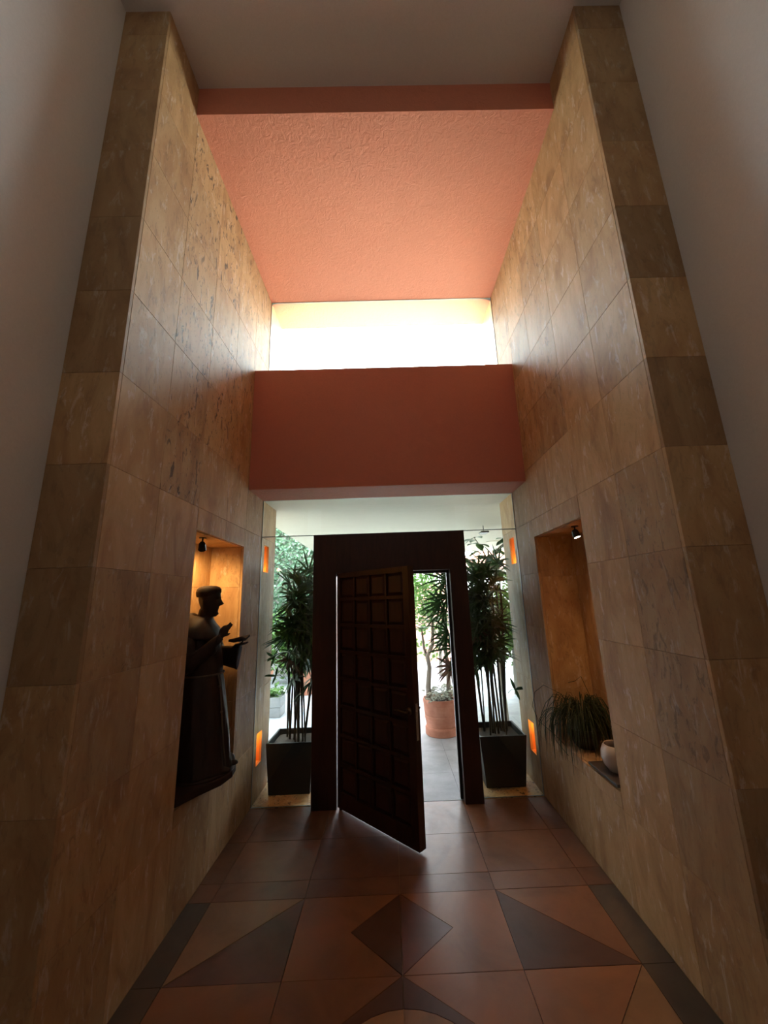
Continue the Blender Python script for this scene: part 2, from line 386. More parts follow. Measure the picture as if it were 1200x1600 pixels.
# porch roof (soffit)
pr = MB().box((-1.63, YO+.03, ZB), (6, 9.4, 3.13)).box((XL+.001, YG+.016, ZB), (XR-.001, YO+.03, 3.13)).obj('porch_ceiling', SOFFIT)
tag(pr, 'cream stucco porch ceiling outside the glass entrance', kind='structure', cat='ceiling')

# ------------------------------------------------------------------ floor
fl = MB().box((-6.5, -9.2, -.2), (6.5, YG-.01, -.021)).obj('floor', GROUT); tag(fl, 'terracotta tiled floor with an inlaid pattern', kind='structure', cat='floor')
def tile(poly, col, shrink=.0016, name='floor_tile', par=fl, z=0, material=TERRA):
    c = Vector((sum(p[0] for p in poly)/len(poly), sum(p[1] for p in poly)/len(poly)))
    n = len(poly); out = []
    for i in range(n):
        p0, p1, p2 = (Vector(poly[(i+k-1) % n]) for k in range(3))
        e1 = (p1-p0).normalized(); e2 = (p2-p1).normalized()
        n1 = Vector((-e1.y, e1.x)); n2 = Vector((-e2.y, e2.x)); d = (n1+n2); k_ = 1+n1.dot(n2)
        out.append(p1+d*(shrink/max(k_, .15)))
    ar = sum(poly[i][0]*poly[(i+1) % n][1]-poly[(i+1) % n][0]*poly[i][1] for i in range(n))
    if ar < 0: return tile(poly[::-1], col, shrink, name, par, z, material)
    o = MB().prism([tuple(p) for p in out], z-.02, z+rt.uniform(-.0006, .0004)).obj(name, material, par); o.color = (*col, 1); return o
ORG, TAN, DRK, GRY, RED = (.29, .12, .050), (.34, .18, .085), (.12, .050, .028), (.11, .075, .05), (.21, .095, .05)
def jit(c, a=.06): k = 1+rt.uniform(-a, a); return tuple(x*k for x in c)
XJ = [XL, -1.172, -.59, .003, .600, 1.188, XR]
rect = lambda x0, x1, y0, y1: [(x0, y0), (x1, y0), (x1, y1), (x0, y1)]
for (y0, y1) in ((3.45, YG-.012), (3.01, 3.45), (2.85, 3.01)):
    for a, b in zip(XJ, XJ[1:]): tile(rect(a, b, y0, y1), jit(RED, .12))
ROWS = [2.85, 2.32, 1.79, 1.26, .73]
for y1, y0 in zip(ROWS, ROWS[1:]):
    tile(rect(XJ[0], XJ[1], y0, y1), jit(GRY)); tile(rect(XJ[5], XJ[6], y0, y1), jit(GRY))
def medal(my):
    Y = lambda y: y if not my else 2*1.79-y
    P = lambda pts: [(x, Y(y)) for x, y in pts]
    a, b, c, d, e = XJ[1:6]
    tile(P([(a, 2.32), (b, 2.85), (a, 2.85)]), jit(TAN)); tile(P([(a, 2.32), (b, 2.32), (b, 2.85)]), jit(DRK, .1) if my else (.17, .07, .045))
    tile(P([(d, 2.32), (e, 2.32), (d, 2.85)]), jit(DRK)); tile(P([(e, 2.32), (e, 2.85), (d, 2.85)]), jit(ORG))
    tile(P([(c, 2.32), (c, 2.85), (c-.28, 2.585)]), jit(DRK)); tile(P([(b, 2.32), (c, 2.32), (c-.28, 2.585), (c, 2.85), (b, 2.85)]), jit(ORG))
    tile(P([(c, 2.32), (c+.29, 2.585), (c, 2.85)]), jit((.165, .065, .042))); tile(P([(d, 2.32), (d, 2.85), (c, 2.85), (c+.29, 2.585), (c, 2.32)]), jit(ORG))
    r = .375; arc = [(r*math.sin(t*math.pi/16), 1.79+r*math.cos(t*math.pi/16)) for t in range(9)]
    for s in (-1, 1):
        A = [(c+s*x, y) for x, y in arc]; xo = b if s < 0 else d
        tile(P([(c, 1.79)]+A), jit(TAN))
        k = 6; ex = (c+s*.53, 1.79)
        tile(P([(c, 2.32)]+A[0:5]+[(c+s*.36, 2.05)]), jit(DRK))
        tile(P([(c, 2.32), (c+s*.36, 2.05)]+A[4:]+[(xo, 1.79), (xo, 2.32)]), jit(ORG))
    tile(P(rect(a, b, 1.79, 2.32)), jit(ORG))
    tile(P([(d, 1.79), (d+.06, 1.79), (e, 2.32), (d, 2.32)]), jit(ORG)); tile(P([(d+.06, 1.79), (e, 1.79), (e, 2.32)]), jit(TAN))
medal(False); medal(True)
for y1, y0 in ((.73, .2), (.2, -.33), (-.33, -.86)):
    for a, b in zip(XJ, XJ[1:]): tile(rect(a, b, y0, y1), jit(RED, .12))
for y1, y0 in zip([YP, 1.2, .7, .2], [1.2, .7, .2, -.33]):
    tile(rect(OL, XL, y0, y1), jit(RED)); tile(rect(XR, OR, y0, y1), jit(RED))
tile(rect(OL, OR, -1.2, -.86), RED); tile(rect(-5, 5, -9, -1.2), RED)

# outside paving
pv = MB().box((-9, YG-.008, -.25), (11, 22, -.021)).obj('floor_outside', GROUT); tag(pv, 'pale grey stone paving outside the entrance', kind='structure', cat='floor')
CR = (.62, .52, .36)
for (a, b) in ((XL, -.78), (.80, XR)):
    tile(rect(a, b, YG-.006, 4.5), (1.0, .92, .78), par=pv, material=TRAV, name='travertine_strip')
ys = [YG-.006, 4.5, 5.1, 5.7, 6.3, 6.9, 7.5, 8.1, 8.7, 9.3]
for j, (y0, y1) in enumerate(zip(ys, ys[1:])):
    for i in range(-5, 7):
        a = i*.6-.6; b = a+.6
        if y1 <= 4.5: a, b = max(a, -.78), min(b, .80)
        if b-a < .05: continue
        k = rt.uniform(.97, 1.03)*1.0; tile(rect(a, b, y0, y1), (k, k*1.01, k*1.05), .0012, par=pv, material=STONE, name='paving_stone')
tile(rect(-9, 11, 9.3, 22), (.65, .65, .66), .003, par=pv, material=STONE, name='paving_stone')  # stone tinted darker here to offset the full open-sky light

# ------------------------------------------------------------------ glass
def win(n, label, panes):
    e = empty('window_%d' % n, (0, YG, panes[0][2]), label=label, cat='window', kind='structure')
    for (a, b, c, d) in panes:
        o = MB().box((a, YG, c), (b, YG+.010, d)).obj('pane', GLASS, e); o.matrix_parent_inverse = Matrix.Translation(e.location).inverted()
        k = MB(); s = .0028
        k.box((a, YG-.001, c), (b, YG+.011, c+s)); k.box((a, YG-.001, d-s), (b, YG+.011, d)); k.box((a, YG-.001, c+s), (a+s, YG+.011, d-s)); k.box((b-s, YG-.001, c+s), (b, YG+.011, d-s))
        o = k.obj('edge_seal', SEAL, e); o.matrix_parent_inverse = Matrix.Translation(e.location).inverted()
win(1, 'wide frameless glass strip above the coral beam', [(XL+.002, XR-.002, ZS+.001, ZC-.001)])
win(2, 'frameless glass sidelight left of the dark door frame', [(XL+.002, -.765, .001, 2.475)])
win(3, 'frameless glass sidelight right of the dark door frame', [(.787, XR-.002, .001, 2.475)])
win(4, 'glass transom strip above the dark door frame', [(XL+.002, XR-.002, 2.477, ZB-.001)])

# ------------------------------------------------------------------ door
dr = empty('door_1', (0, 3.9, 0), label='massive dark wooden pivot door standing ajar in its thick frame', cat='door', kind='structure')
def dpart(mb, name, m_, par=None, bevel=.003, label=None, smooth=False):
    o = mb.obj(name, m_, None, bevel=bevel, smooth=smooth); o.parent = par or dr
    o.matrix_parent_inverse = (Matrix.Translation(dr.location)).inverted() if par is None or par == dr else Matrix.Identity(4)
    if label: o['label'] = label
    return o
FX0, FX1, FZ, FY = -.760, .782, 2.465, 3.857
dpart(MB().box((FX0, FY, 0), (-.53, 4.06, FZ)), 'jamb', WOOD)
dpart(MB().box((.612, FY, 0), (FX1, 4.06, FZ)), 'jamb', WOOD)
dpart(MB().box((-.53, FY, 2.07), (.612, 4.06, FZ)), 'lintel', WOOD)
dpart(MB().box((-.53, 3.955, 2.045), (.588, 4.00, 2.07)).box((.588, 3.955, 0), (.612, 4.00, 2.07)), 'door_stop', METAL)
leaf = empty('door_leaf', (0, 0, 0)); leaf.parent = dr; leaf.matrix_parent_inverse = Matrix.Translation(dr.location).inverted()
# leaf space: u along leaf from hinge, n to the outside, z
U = Vector((.711, -.703, 0)).normalized(); NN = Vector((-U.y, U.x, 0)); A0 = Vector((-.520, 3.858, 0))
ML = Matrix(((U.x, NN.x, 0, A0.x), (U.y, NN.y, 0, A0.y), (0, 0, 1, 0), (0, 0, 0, 1)))
def lp(mb, name, m_, bevel=0, smooth=False, label=None):
    o = mb.xf(ML).obj(name, m_, leaf, bevel=bevel, smooth=smooth)
    if label: o['label'] = label
    return o
LW, LT, Z0, Z1 = .95, .072, .022, 2.065
lp(MB().box((0, .020, Z0), (LW, LT-.002, Z1)), 'core_board', WOOD)
zr = [1.825, 1.583, 1.343, 1.104, .864, .621, .382, .150]
ztop = 2.018; us = [.062, .285, .51, .735, .92]
k = 0
stl = MB().box((0, 0, Z0), (.045, .020, Z1)).box((.885, 0, Z0), (LW, .020, Z1)); lp(stl, 'stile', WOOD, .0015)
lp(MB().box((.045, 0, ztop), (.885, .020, Z1)).box((.045, 0, Z0), (.885, .020, .150)), 'rail', WOOD, .0015)
cols = [(.045, .245), (.262, .455), (.472, .670), (.687, .885)]
for (a, b) in zip(cols, cols[1:]):
    lp(MB().box((a[1], 0, .150), (b[0], .020, ztop)), 'mullion', WOOD, .001)
for (a, b) in cols:
    tops = [ztop]+[z-.0 for z in zr[:-1]]
    for ztp, zb in zip(tops, zr):
        hi = ztp-(.026 if ztp != ztop else 0)
        if ztp != ztop: lp(MB().box((a, 0, hi), (b, .020, ztp)), 'muntin', WOOD, .001)
        m_ = MB(); f = .028; lo = zb
        v = [(a, .0195, lo), (b, .0195, lo), (b, .0195, hi), (a, .0195, hi), (a+f, .006, lo+f), (b-f, .006, lo+f), (b-f, .006, hi-f), (a+f, .006, hi-f), (a+f*.35, .017, lo+f*.35), (b-f*.35, .017, lo+f*.35), (b-f*.35, .017, hi-f*.35), (a+f*.35, .017, hi-f*.35)]
        F = [(4, 5, 6, 7)]+[(i, (i+1) % 4, 8+(i+1) % 4, 8+i) for i in range(4)]+[(8+i, 8+(i+1) % 4, 4+(i+1) % 4, 4+i) for i in range(4)]
        lp(m_.add(v, F), 'panel', WOOD2)
# lever handle, latch plate
hd = MB().tube([(.905, 0, .945), (.905, -.012, .945)], .028, 16).tube([(.905, -.010, .945), (.905, -.05, .945), (.895, -.055, .946), (.85, -.056, .95), (.79, -.054, .952)], [.010, .010, .010, .009, .007], 10)
lp(hd, 'lever_handle', BRONZE, smooth=True, label='dark metal lever handle')
hd = MB().tube([(.905, LT-.003, .945), (.905, LT+.012, .945)], .026, 16).tube([(.905, LT+.01, .945), (.905, LT+.05, .945), (.80, LT+.055, .95)], .009, 10)
lp(hd, 'lever_handle', METAL, smooth=True)
lp(MB().box((LW, .022, .74), (LW+.002, .046, 1.0)), 'latch_plate', CHROME, label='tall metal latch plate on the door edge')
lp(MB().box((LW+.002, .027, .955), (LW+.012, .041, .985)).box((LW+.002, .027, .915), (LW+.007, .041, .94)), 'latch_bolt', CHROME)
lp(MB().tube([(.01, .03, .0), (.01, .03, .03)], .018, 12), 'pivot', METAL)

# ------------------------------------------------------------------ planters and palms
def at(o, e): o.parent = e; o.matrix_parent_inverse = Matrix.Translation(e.location).inverted(); return o
def blade(mb, p, d, side, length, wd, droop, nseg=5):
    """one leaflet starting at p in direction d"""
    d = d.normalized(); side = side.normalized(); pts = []; q = p.copy(); cur = d.copy(); st = length/nseg
    prof = [.35, .9, 1, .85, .55, .06]
    V = []; nrm = cur.cross(side)
    for i in range(nseg+1):
        wv = side*wd*.5*prof[i]; V += [q-wv, q-nrm*(wd*.18*prof[i]), q+wv]
        cur = (cur+Vector((0, 0, -droop))).normalized(); q = q+cur*st
    F = []
    for i in range(nseg):
        a = i*3; F += [(a, a+1, a+4, a+3), (a+1, a+2, a+5, a+4)]
    mb.add(V, F)
def frond(rg, p, az, el, pet, nl, ln, wd, spread=95, roll=None):
    d = Vector((math.cos(az)*math.cos(el), math.sin(az)*math.cos(el), math.sin(el)))
    side = Vector((-math.sin(az), math.cos(az), 0)); mb = MB()
    roll = rg.uniform(-1.1, 1.1) if roll is None else roll
    side = (side*math.cos(roll)+d.cross(side)*math.sin(roll)).normalized()
    mid = p+d*pet*.5+Vector((0, 0, .01)); tip = p+d*pet-Vector((0, 0, .015))
    mb.tube([p, mid, tip], [.0035, .003, .0025], 5)
    d2 = (d+Vector((0, 0, -.25))).normalized(); side = (side-d2*side.dot(d2)).normalized()
    for i in range(nl):
        t = (i/(nl-1)-.5)*2*R(spread)*(1+rg.uniform(-.06, .06))
        dd = d2*math.cos(t)+side*math.sin(t); sd = side*math.cos(t)-d2*math.sin(t)
        blade(mb, tip, dd+Vector((0, 0, .10)), sd, ln*(1-.3*abs(t)/R(95))*rg.uniform(.85, 1.1), wd*rg.uniform(.85, 1.15), rg.uniform(.05, .16))
    return mb
def planter(label, cx, cy, wt, wb, h):
    e = empty('palm_planter', (cx, cy, 0), label=label, cat='planter', group='black planters with palms')
    sq = lambda w_, z: [(cx-w_, cy-w_, z), (cx+w_, cy-w_, z), (cx+w_, cy+w_, z), (cx-w_, cy+w_, z)]
    a, b = wt/2, wb/2; t = .018
    at(MB().loft([sq(b, 0), sq(a, h), sq(a-t, h), sq(b+(a-b)*.8-t, h-.06)], cap=True).obj('planter_body', BLACKP, None, bevel=.004), e)
    at(MB().loft([sq(b+(a-b)*.8-t-.001, h-.061), sq(b+(a-b)*.8-t-.001, h-.052)]).obj('soil', SOIL), e)
    return e
def palm(seed, e, cx, cy, half, h0, n, top, xlim, label_dry=True, extra=()):
    rg = random.Random(seed); cnt = 0
    for i in range(n):
        bx, by = cx+rg.uniform(-1, 1)*half, cy+rg.uniform(-1, 1)*half*.8
        H = rg.uniform(.72, 1.0)*top if i > 1 else top
        lean = Vector((rg.uniform(-.10, .10), rg.uniform(-.06, .06), 0))
        base = Vector((bx, by, h0)); tipp = Vector((bx, by, H*.93))+lean
        tipp.x = min(max(tipp.x, xlim[0]+.1), xlim[1]-.1); tipp.y = max(tipp.y, 4.2)
        c = [base.lerp(tipp, t)+Vector((math.sin(t*3+i)*.008, math.cos(t*2+i)*.008, 0)) for t in (0, .25, .5, .75, 1)]
        rr = rg.uniform(.007, .012)
        at(MB().tube(c, [rr, rr*1.05, rr*1.25, rr*1.3, rr*.6], 7).obj('cane', CANE, None, smooth=True), e)
        nf = rg.randint(8, 11) if cx < 0 else rg.randint(6, 9); made = 0; tries = 0
        while made < nf and tries < 200:
            tries += 1
            t = 1-(made/nf)*.52*rg.uniform(.7, 1.1); p = base.lerp(tipp, min(max(t, .3), 1))
            az = rg.uniform(0, 2*math.pi); el = rg.uniform(-.05, .7)+(.5 if made < 2 else 0)
            mb = frond(rg, p, az, el, rg.uniform(.08, .26), rg.randint(7, 11), rg.uniform(.25, .40), rg.uniform(.024, .038))
            mb.v = [(min(max(x, XL+.012+rg.random()*.004), XR-.012-rg.random()*.004), max(y, YG+.035), z) for x, y, z in mb.v]
            v = np.array(mb.v)
            bad = (v[:, 1] < YG+.03).any() or ((v[:, 0] < XL+.015) | (v[:, 0] > XR-.015)).any() or (v[:, 2] > ZB-.05).any() or ((v[:, 1] < 4.08) & (v[:, 0] > FX0-.01) & (v[:, 0] < FX1+.01)).any()
            if bad: continue
            dry = rg.random() < .08 and t < .7
            o = at(mb.obj('frond', DRY if dry else PALM, None, smooth=False), e)
            if dry: o['label'] = 'dry brown fan frond'
            made += 1; cnt += 1
    for (p, az, el, pet, nl, ln, wd, dry) in extra:
        mb = frond(rg, Vector(p), az, el, pet, nl, ln, wd, 85, 1.2)
        mb.v = [(min(max(x, XL+.012), XR-.012), max(y, YG+.035), z) for x, y, z in mb.v]
        o = at(mb.obj('frond', DRY if dry else PALM), e)
        if dry: o['label'] = 'dry brown fan frond'
pL = planter('square black planter with a tall fan palm left of the door', -1.03, 4.37, .46, .40, .46)
palm(11, pL, -1.03, 4.37, .15, .41, 12, 2.12, (XL, -.6), extra=[
    ((-1.16, 4.30, 1.20), 3.5, .5, .10, 4, .15, .026, False), ((-1.15, 4.28, 1.04), 3.7, .45, .08, 3, .15, .026, False)])
pR = planter('square black planter with a tall fan palm right of the door', 1.06, 4.32, .46, .38, .46)
palm(23, pR, 1.06, 4.32, .15, .41, 13, 2.15, (.7, XR), extra=[
    ((1.20, 4.28, .80), -.3, .6, .09, 3, .17, .034, False),
    ((.84, 4.40, 1.93), 2.9, .35, .20, 9, .34, .026, False), ((.84, 4.46, 1.72), 3.0, .1, .26, 9, .32, .026, False), ((.84, 4.5, 1.60), 2.8, .2, .22, 9, .32, .024, False), ((.84, 4.38, 1.84), 3.1, -.1, .18, 9, .33, .024, False),
    ((.84, 4.50, 1.46), 3.3, -.1, .2, 9, .30, .024, False), ((.84, 4.55, 1.36), 2.9, -.1, .2, 8, .28, .022, False), ((.80, 4.5, 1.08), 3.1, -.2, .13, 9, .26, .036, True), ((.9, 4.6, 2.05), 2.6, .5, .2, 8, .3, .026, False)])

# ------------------------------------------------------------------ friar statue in the left niche
st = empty('statue', (-1.42, 3.02, .6175), label='dark carved statue of a robed friar holding an open book in the left niche', cat='statue')
def sp(mb, name, m_, smooth=True, label=None, remesh=0, bevel=0):
    o = mb.obj(name, m_, st, smooth=smooth, bevel=bevel)
    if remesh:
        r_ = o.modifiers.new('remesh', 'REMESH'); r_.mode = 'VOXEL'; r_.voxel_size = remesh; r_.use_smooth_shade = True
        s_ = o.modifiers.new('smooth', 'SMOOTH'); s_.factor = .5; s_.iterations = 2
    if label: o['label'] = label
    return o
ns = 48
def ring(cx, cy, z, af, ab, bw, fold=0, ph=0, fn=None):
    out = []
    for k in range(ns):
        t = 2*math.pi*k/ns; c, s = math.cos(t), math.sin(t)
        q = 1+fold*(math.sin(9*t+ph)*.6+math.sin(14*t+1.3*ph)*.4)
        x = (af if c > 0 else ab)*c*q; y = bw*s*q
        if fn: x, y = fn(t, x, y)
        out.append((cx+x, cy+y, z))
    return out
fig = MB()
rows = [(.062, .045, .205, .215, .05), (.10, .045, .200, .212, .06), (.25, .038, .188, .198, .06), (.42, .03, .172, .182, .055), (.56, .02, .158, .168, .04), (.66, .012, .150, .155, .02), (.695, .01, .142, .146, .01),
        (.73, .006, .146, .155, .015), (.80, -.003, .142, .168, .012), (.88, -.015, .136, .180, .005), (.95, -.025, .128, .184, 0), (1.0, -.03, .112, .170, 0), (1.04, -.028, .085, .125, 0), (1.07, -.01, .06, .075, 0)]
fig.loft([ring(cx, 0, z, a, a*.9, b, fo, z*5) for z, cx, a, b, fo in rows])
def face(z):
    """front, back, half width at height z (local)"""
    T = [(1.095, .050, -.030, .030), (1.108, .060, -.03, .040), (1.122, .064, -.035, .050), (1.145, .062, -.045, .058), (1.165, .066, -.06, .064), (1.19, .068, -.072, .068), (1.22, .071, -.082, .071), (1.25, .076, -.086, .073), (1.28, .074, -.084, .072), (1.305, .062, -.072, .062), (1.325, .035, -.045, .038)]
    for (z0, *a), (z1, *b) in zip(T, T[1:]):
        if z0 <= z <= z1: k_ = (z-z0)/(z1-z0); return [p+(q-p)*k_ for p, q in zip(a, b)]
    return T[-1][1:]
hr = []
g = lambda x, m0, s_: math.exp(-((x-m0)/s_)**2)
for i in range(30):
    z = 1.096+(1.324-1.096)*i/29; ff, bb, ww_ = face(z)
    def fn(t, x, y, z=z):
        tt = t if t < math.pi else t-2*math.pi
        n_ = .034*g(z, 1.188, .013)+.022*g(z, 1.205, .018)+.010*g(z, 1.225, .02)      # nose
        x += n_*g(tt, 0, .17)
        x += .009*g(z, 1.158, .006)*g(tt, 0, .35)+.007*g(z, 1.146, .005)*g(tt, 0, .32)  # lips
        x += .012*g(z, 1.117, .012)*g(tt, 0, .4)                                      # chin
        x -= .012*g(z, 1.222, .010)*(g(tt, .42, .2)+g(tt, -.42, .2))                  # eye sockets
        x += .005*g(z, 1.220, .005)*(g(tt, .42, .12)+g(tt, -.42, .12))                # eyes
        x += .006*g(z, 1.240, .006)*g(tt, 0, .8)                                      # brow
        y += math.copysign(.012, y)*g(z, 1.205, .02)*g(abs(tt), 1.75, .18)            # ears
        return x, y
    hr.append(ring(.033, 0, z, ff, -bb, ww_, fn=fn))
fig.loft(hr)
fig.tube([(-.015, 0, 1.0), (0, 0, 1.08), (.012, 0, 1.15)], [.062, .052, .05], 20)
# upper arms and forearms
fig.tube([(-.03, -.13, .98), (-.02, -.185, .90), (.0, -.20, .78), (.03, -.195, .76)], [.055, .062, .058, .05], 16)
fig.tube([(.0, -.20, .77), (.10, -.175, .86), (.20, -.145, .955)], [.052, .042, .022], 16)
fig.tube([(-.03, .13, .98), (.0, .18, .90), (.04, .20, .80), (.07, .19, .78)], [.055, .062, .058, .05], 16)
fig.tube([(.05, .195, .79), (.16, .16, .82), (.215, .10, .86)], [.05, .04, .022], 16)
# right hand, raised: palm and five fingers
def hand(W, d, up, palmn, curl, th=1):
    d, up, palmn = Vector(d).normalized(), Vector(up).normalized(), Vector(palmn).normalized(); W = Vector(W)
    mb = MB(); pl = .055
    sec = []
    for t, hw in ((0, .020), (.4, .030), (.8, .033), (1.05, .030)):
        c = W+d*pl*t
        sec.append([tuple(c+up*hw*math.cos(q)+palmn*.011*math.sin(q)) for q in [2*math.pi*k/12 for k in range(12)]])
    mb.loft(sec)
    for i, ln in enumerate((.056, .062, .057, .045)):
        p = W+d*pl*.95+up*(.020-.0135*i); dd = (d+up*(.10-.07*i)).normalized(); c = curl[i]; pts = [p]
        for s in range(3):
            dd = (dd*math.cos(c)+palmn*math.sin(c)).normalized(); pts.append(pts[-1]+dd*ln/3)
        mb.tube(pts, [.009, .0088, .008, .0065], 8)
    p = W+d*pl*.25+up*.016
    mb.tube([p, p+(d*.6+up+palmn*.4).normalized()*.022, p+(d*1.0+up*.9+palmn*.8).normalized()*.044], [.009, .0085, .006], 8)
    return mb
h = hand((.195, -.143, .960), (.50, .05, 1), (1, .1, -.45), (.1, 1, 0), (.12, .10, .6, .8)); fig.add(h.v, h.f)
h = hand((.210, .098, .874), (1, -.45, .12), (.4, 1, 0), (-.1, 0, 1), (.10, .08, .08, .12)); fig.add(h.v, h.f)
# sleeves: wide cuffs hanging below the forearms
def sleeve(p0, p1, w0, w1, dn0, dn1, up0, up1):
    rs = []
    for i in range(7):
        t = i/6; c = Vector(p0).lerp(Vector(p1), t); ww_ = w0+(w1-w0)*t; dn = dn0+(dn1-dn0)*t; u_ = up0+(up1-up0)*t
        rs.append([(c.x+(.012*math.sin(q) if i == 6 else 0), c.y+ww_*math.cos(q), c.z+(u_ if math.sin(q) > 0 else dn)*math.sin(q)) for q in [2*math.pi*k/24 for k in range(24)]])
    return rs
fig.loft(sleeve((.02, -.195, .80), (.185, -.150, .945), .056, .044, .075, .085, .050, .038))
fig.loft(sleeve((.05, .185, .82), (.240, .105, .835), .052, .045, .09, .145, .045, .035))
# feet
for s in (-1, 1): fig.ball((.235, s*.065, .072), (.055, .026, .020), 12, 8)
sp(fig, 'figure', CARVED, remesh=.005)
# tonsured hair cap
hc = MB(); hrw = []
for z, a, b, w_ in ((1.245, .030, .092, .074), (1.258, .070, .097, .080), (1.280, .083, .099, .083), (1.303, .082, .094, .080), (1.318, .070, .080, .069), (1.328, .045, .052, .045), (1.331, .01, .01, .01)):
    hrw.append(ring(.028, 0, z, a, b, w_, .012, z*20))
hc.loft(hrw); sp(hc, 'hair', CARVED2)
# cowl cape and hood
cw = MB(); cr = []
for z, cx, a, b, w_ in ((.955, -.025, .150, .150, .205), (.975, -.025, .150, .150, .206), (1.01, -.028, .132, .14, .188), (1.045, -.025, .102, .125, .148), (1.075, -.012, .075, .105, .104), (1.095, -.005, .066, .098, .080)):
    r_ = ring(cx, 0, z, a, b, w_)
    r_ = [(x, y, z+(.035*max(0, -(x-cx)/.12) if z > 1.03 else 0)-(.028*max(0, (x-cx)/.15) if z < 1.0 else 0)) for x, y, z in r_]
    cr.append(r_)
cw.loft(cr); cw.ball((-.105, 0, 1.085), (.055, .078, .048), 20, 12); sp(cw, 'cowl', CARVED)
# open book
bk = MB()
bk.add([(.205, -.03, .928), (.295, -.01, .945), (.295, .075, .925), (.205, .075, .912), (.205, -.03, .912), (.295, -.01, .930), (.295, .075, .908), (.205, .075, .895),
        (.205, .165, .928), (.295, .165, .945), (.205, .165, .912), (.295, .165, .930)],
       [(0, 1, 2, 3), (3, 2, 9, 8), (4, 7, 6, 5), (7, 10, 11, 6), (0, 4, 5, 1), (1, 5, 6, 2), (2, 6, 11, 9), (9, 11, 10, 8), (0, 3, 7, 4), (3, 8, 10, 7)])
sp(bk, 'book', CARVED2, smooth=False, label='open book held flat')
# waist cord with a hanging end
cd = MB(); n_ = 40
cd.tube([(.01+.150*math.cos(2*math.pi*k/n_), .154*math.sin(2*math.pi*k/n_), .693) for k in range(n_+1)], .007, 8)
cd.tube([(.152, -.05, .69), (.172, -.052, .62), (.188, -.052, .50), (.205, -.055, .38), (.226, -.06, .22), (.245, -.062, .10)], .0055, 8)
cd.ball((.172, -.052, .61), (.010, .010, .012), 8, 6).ball((.196, -.054, .44), (.010, .010, .012), 8, 6)
sp(cd, 'cord', CORD, label='pale rope cord down the front of the robe')
bp = [(-.18, -.38), (.09, -.39), (.165, -.25), (.25, -.12), (.275, 0), (.26, .10), (.18, .28), (.09, .38), (-.18, .38)]
sp(MB().prism(bp, 0, .05), 'base', CARVED, smooth=False, bevel=.008)
sp(MB().loft([ring(.05, 0, .05, .22, .20, .23), ring(.05, 0, .064, .20, .19, .215)]), 'plinth', CARVED)

# ------------------------------------------------------------------ spotlights in the niches
def spot(side, label, p, aim, energy, col, blend=.6, size=70):
    e = empty('niche_spotlight', p, label=label, cat='lamp', group='spotlights in the niche tops')
    d = (Vector(aim)-Vector(p)).normalized(); P = Vector(p)
    top = Vector((p[0], p[1], 2.3070))
    at(MB().tube([top, top-Vector((0, 0, .006))], .026, 20).tube([top-Vector((0, 0, .004)), P-d*.02], .006, 8).obj('bracket', METAL), e)
    b = P-d*.030; f = P+d*.035
    at(MB().loft([[tuple(q+(d.orthogonal().normalized()*math.cos(a)+d.cross(d.orthogonal().normalized())*math.sin(a))*r_) for a in [2*math.pi*k/20 for k in range(20)]] for q, r_ in ((b, .016), (b+d*.012, .024), (f, .030), (f, .026), (f-d*.015, .024))]).obj('lamp_cup', METAL, None, smooth=False), e)
    c = f-d*.006; od = d.orthogonal().normalized(); oe = d.cross(od)
    at(MB().loft([[tuple(c+d*k_+(od*math.cos(a)+oe*math.sin(a))*.022) for a in [2*math.pi*k/16 for k in range(16)]] for k_ in (0, .004)]).obj('bulb', LAMPG), e)
    l = bpy.data.lights.new('niche_spot', 'SPOT'); l.energy = energy; l.color = col; l.spot_size = R(size); l.spot_blend = blend; l.shadow_soft_size = .02
    o = bpy.data.objects.new('niche_spot', l); COL.objects.link(o); o.location = f+d*.005; o.rotation_euler = d.to_track_quat('-Z', 'Y').to_euler()
spot('left', 'small dark spotlight above the friar statue', (-1.42, 2.90, 2.245), (-1.60, 3.35, 1.75), 26, (1, .58, .22), .8, 110)
spot('right', 'small dark spotlight at the top of the right niche', (1.47, 2.93, 2.250), (1.62, 2.76, 1.5), 16, (1, .55, .22), .9, 120)

pn = empty('added_fill_globe', (0, -2.6, 4.7), label='added glowing globe behind the camera, brightens the pillar faces', cat='lamp')  # invented fill source, added to lift the pillar faces
at(MB().tube([(0, -2.6, ZT), (0, -2.6, 4.9)], .008, 8).obj('cable', METAL), pn)
at(MB().ball((0, -2.6, 4.7), (.2, .2, .2), 24, 14).obj('fill_globe', emit('fill_glow', (1, .82, .70), 4), None, smooth=True), pn)
l = bpy.data.lights.new('fill_light', 'POINT'); l.energy = 150; l.color = (1, .80, .68); l.shadow_soft_size = .21  # fill light added inside the globe
o = bpy.data.objects.new('fill_light', l); COL.objects.link(o); o.location = (0, -2.6, 4.7); 
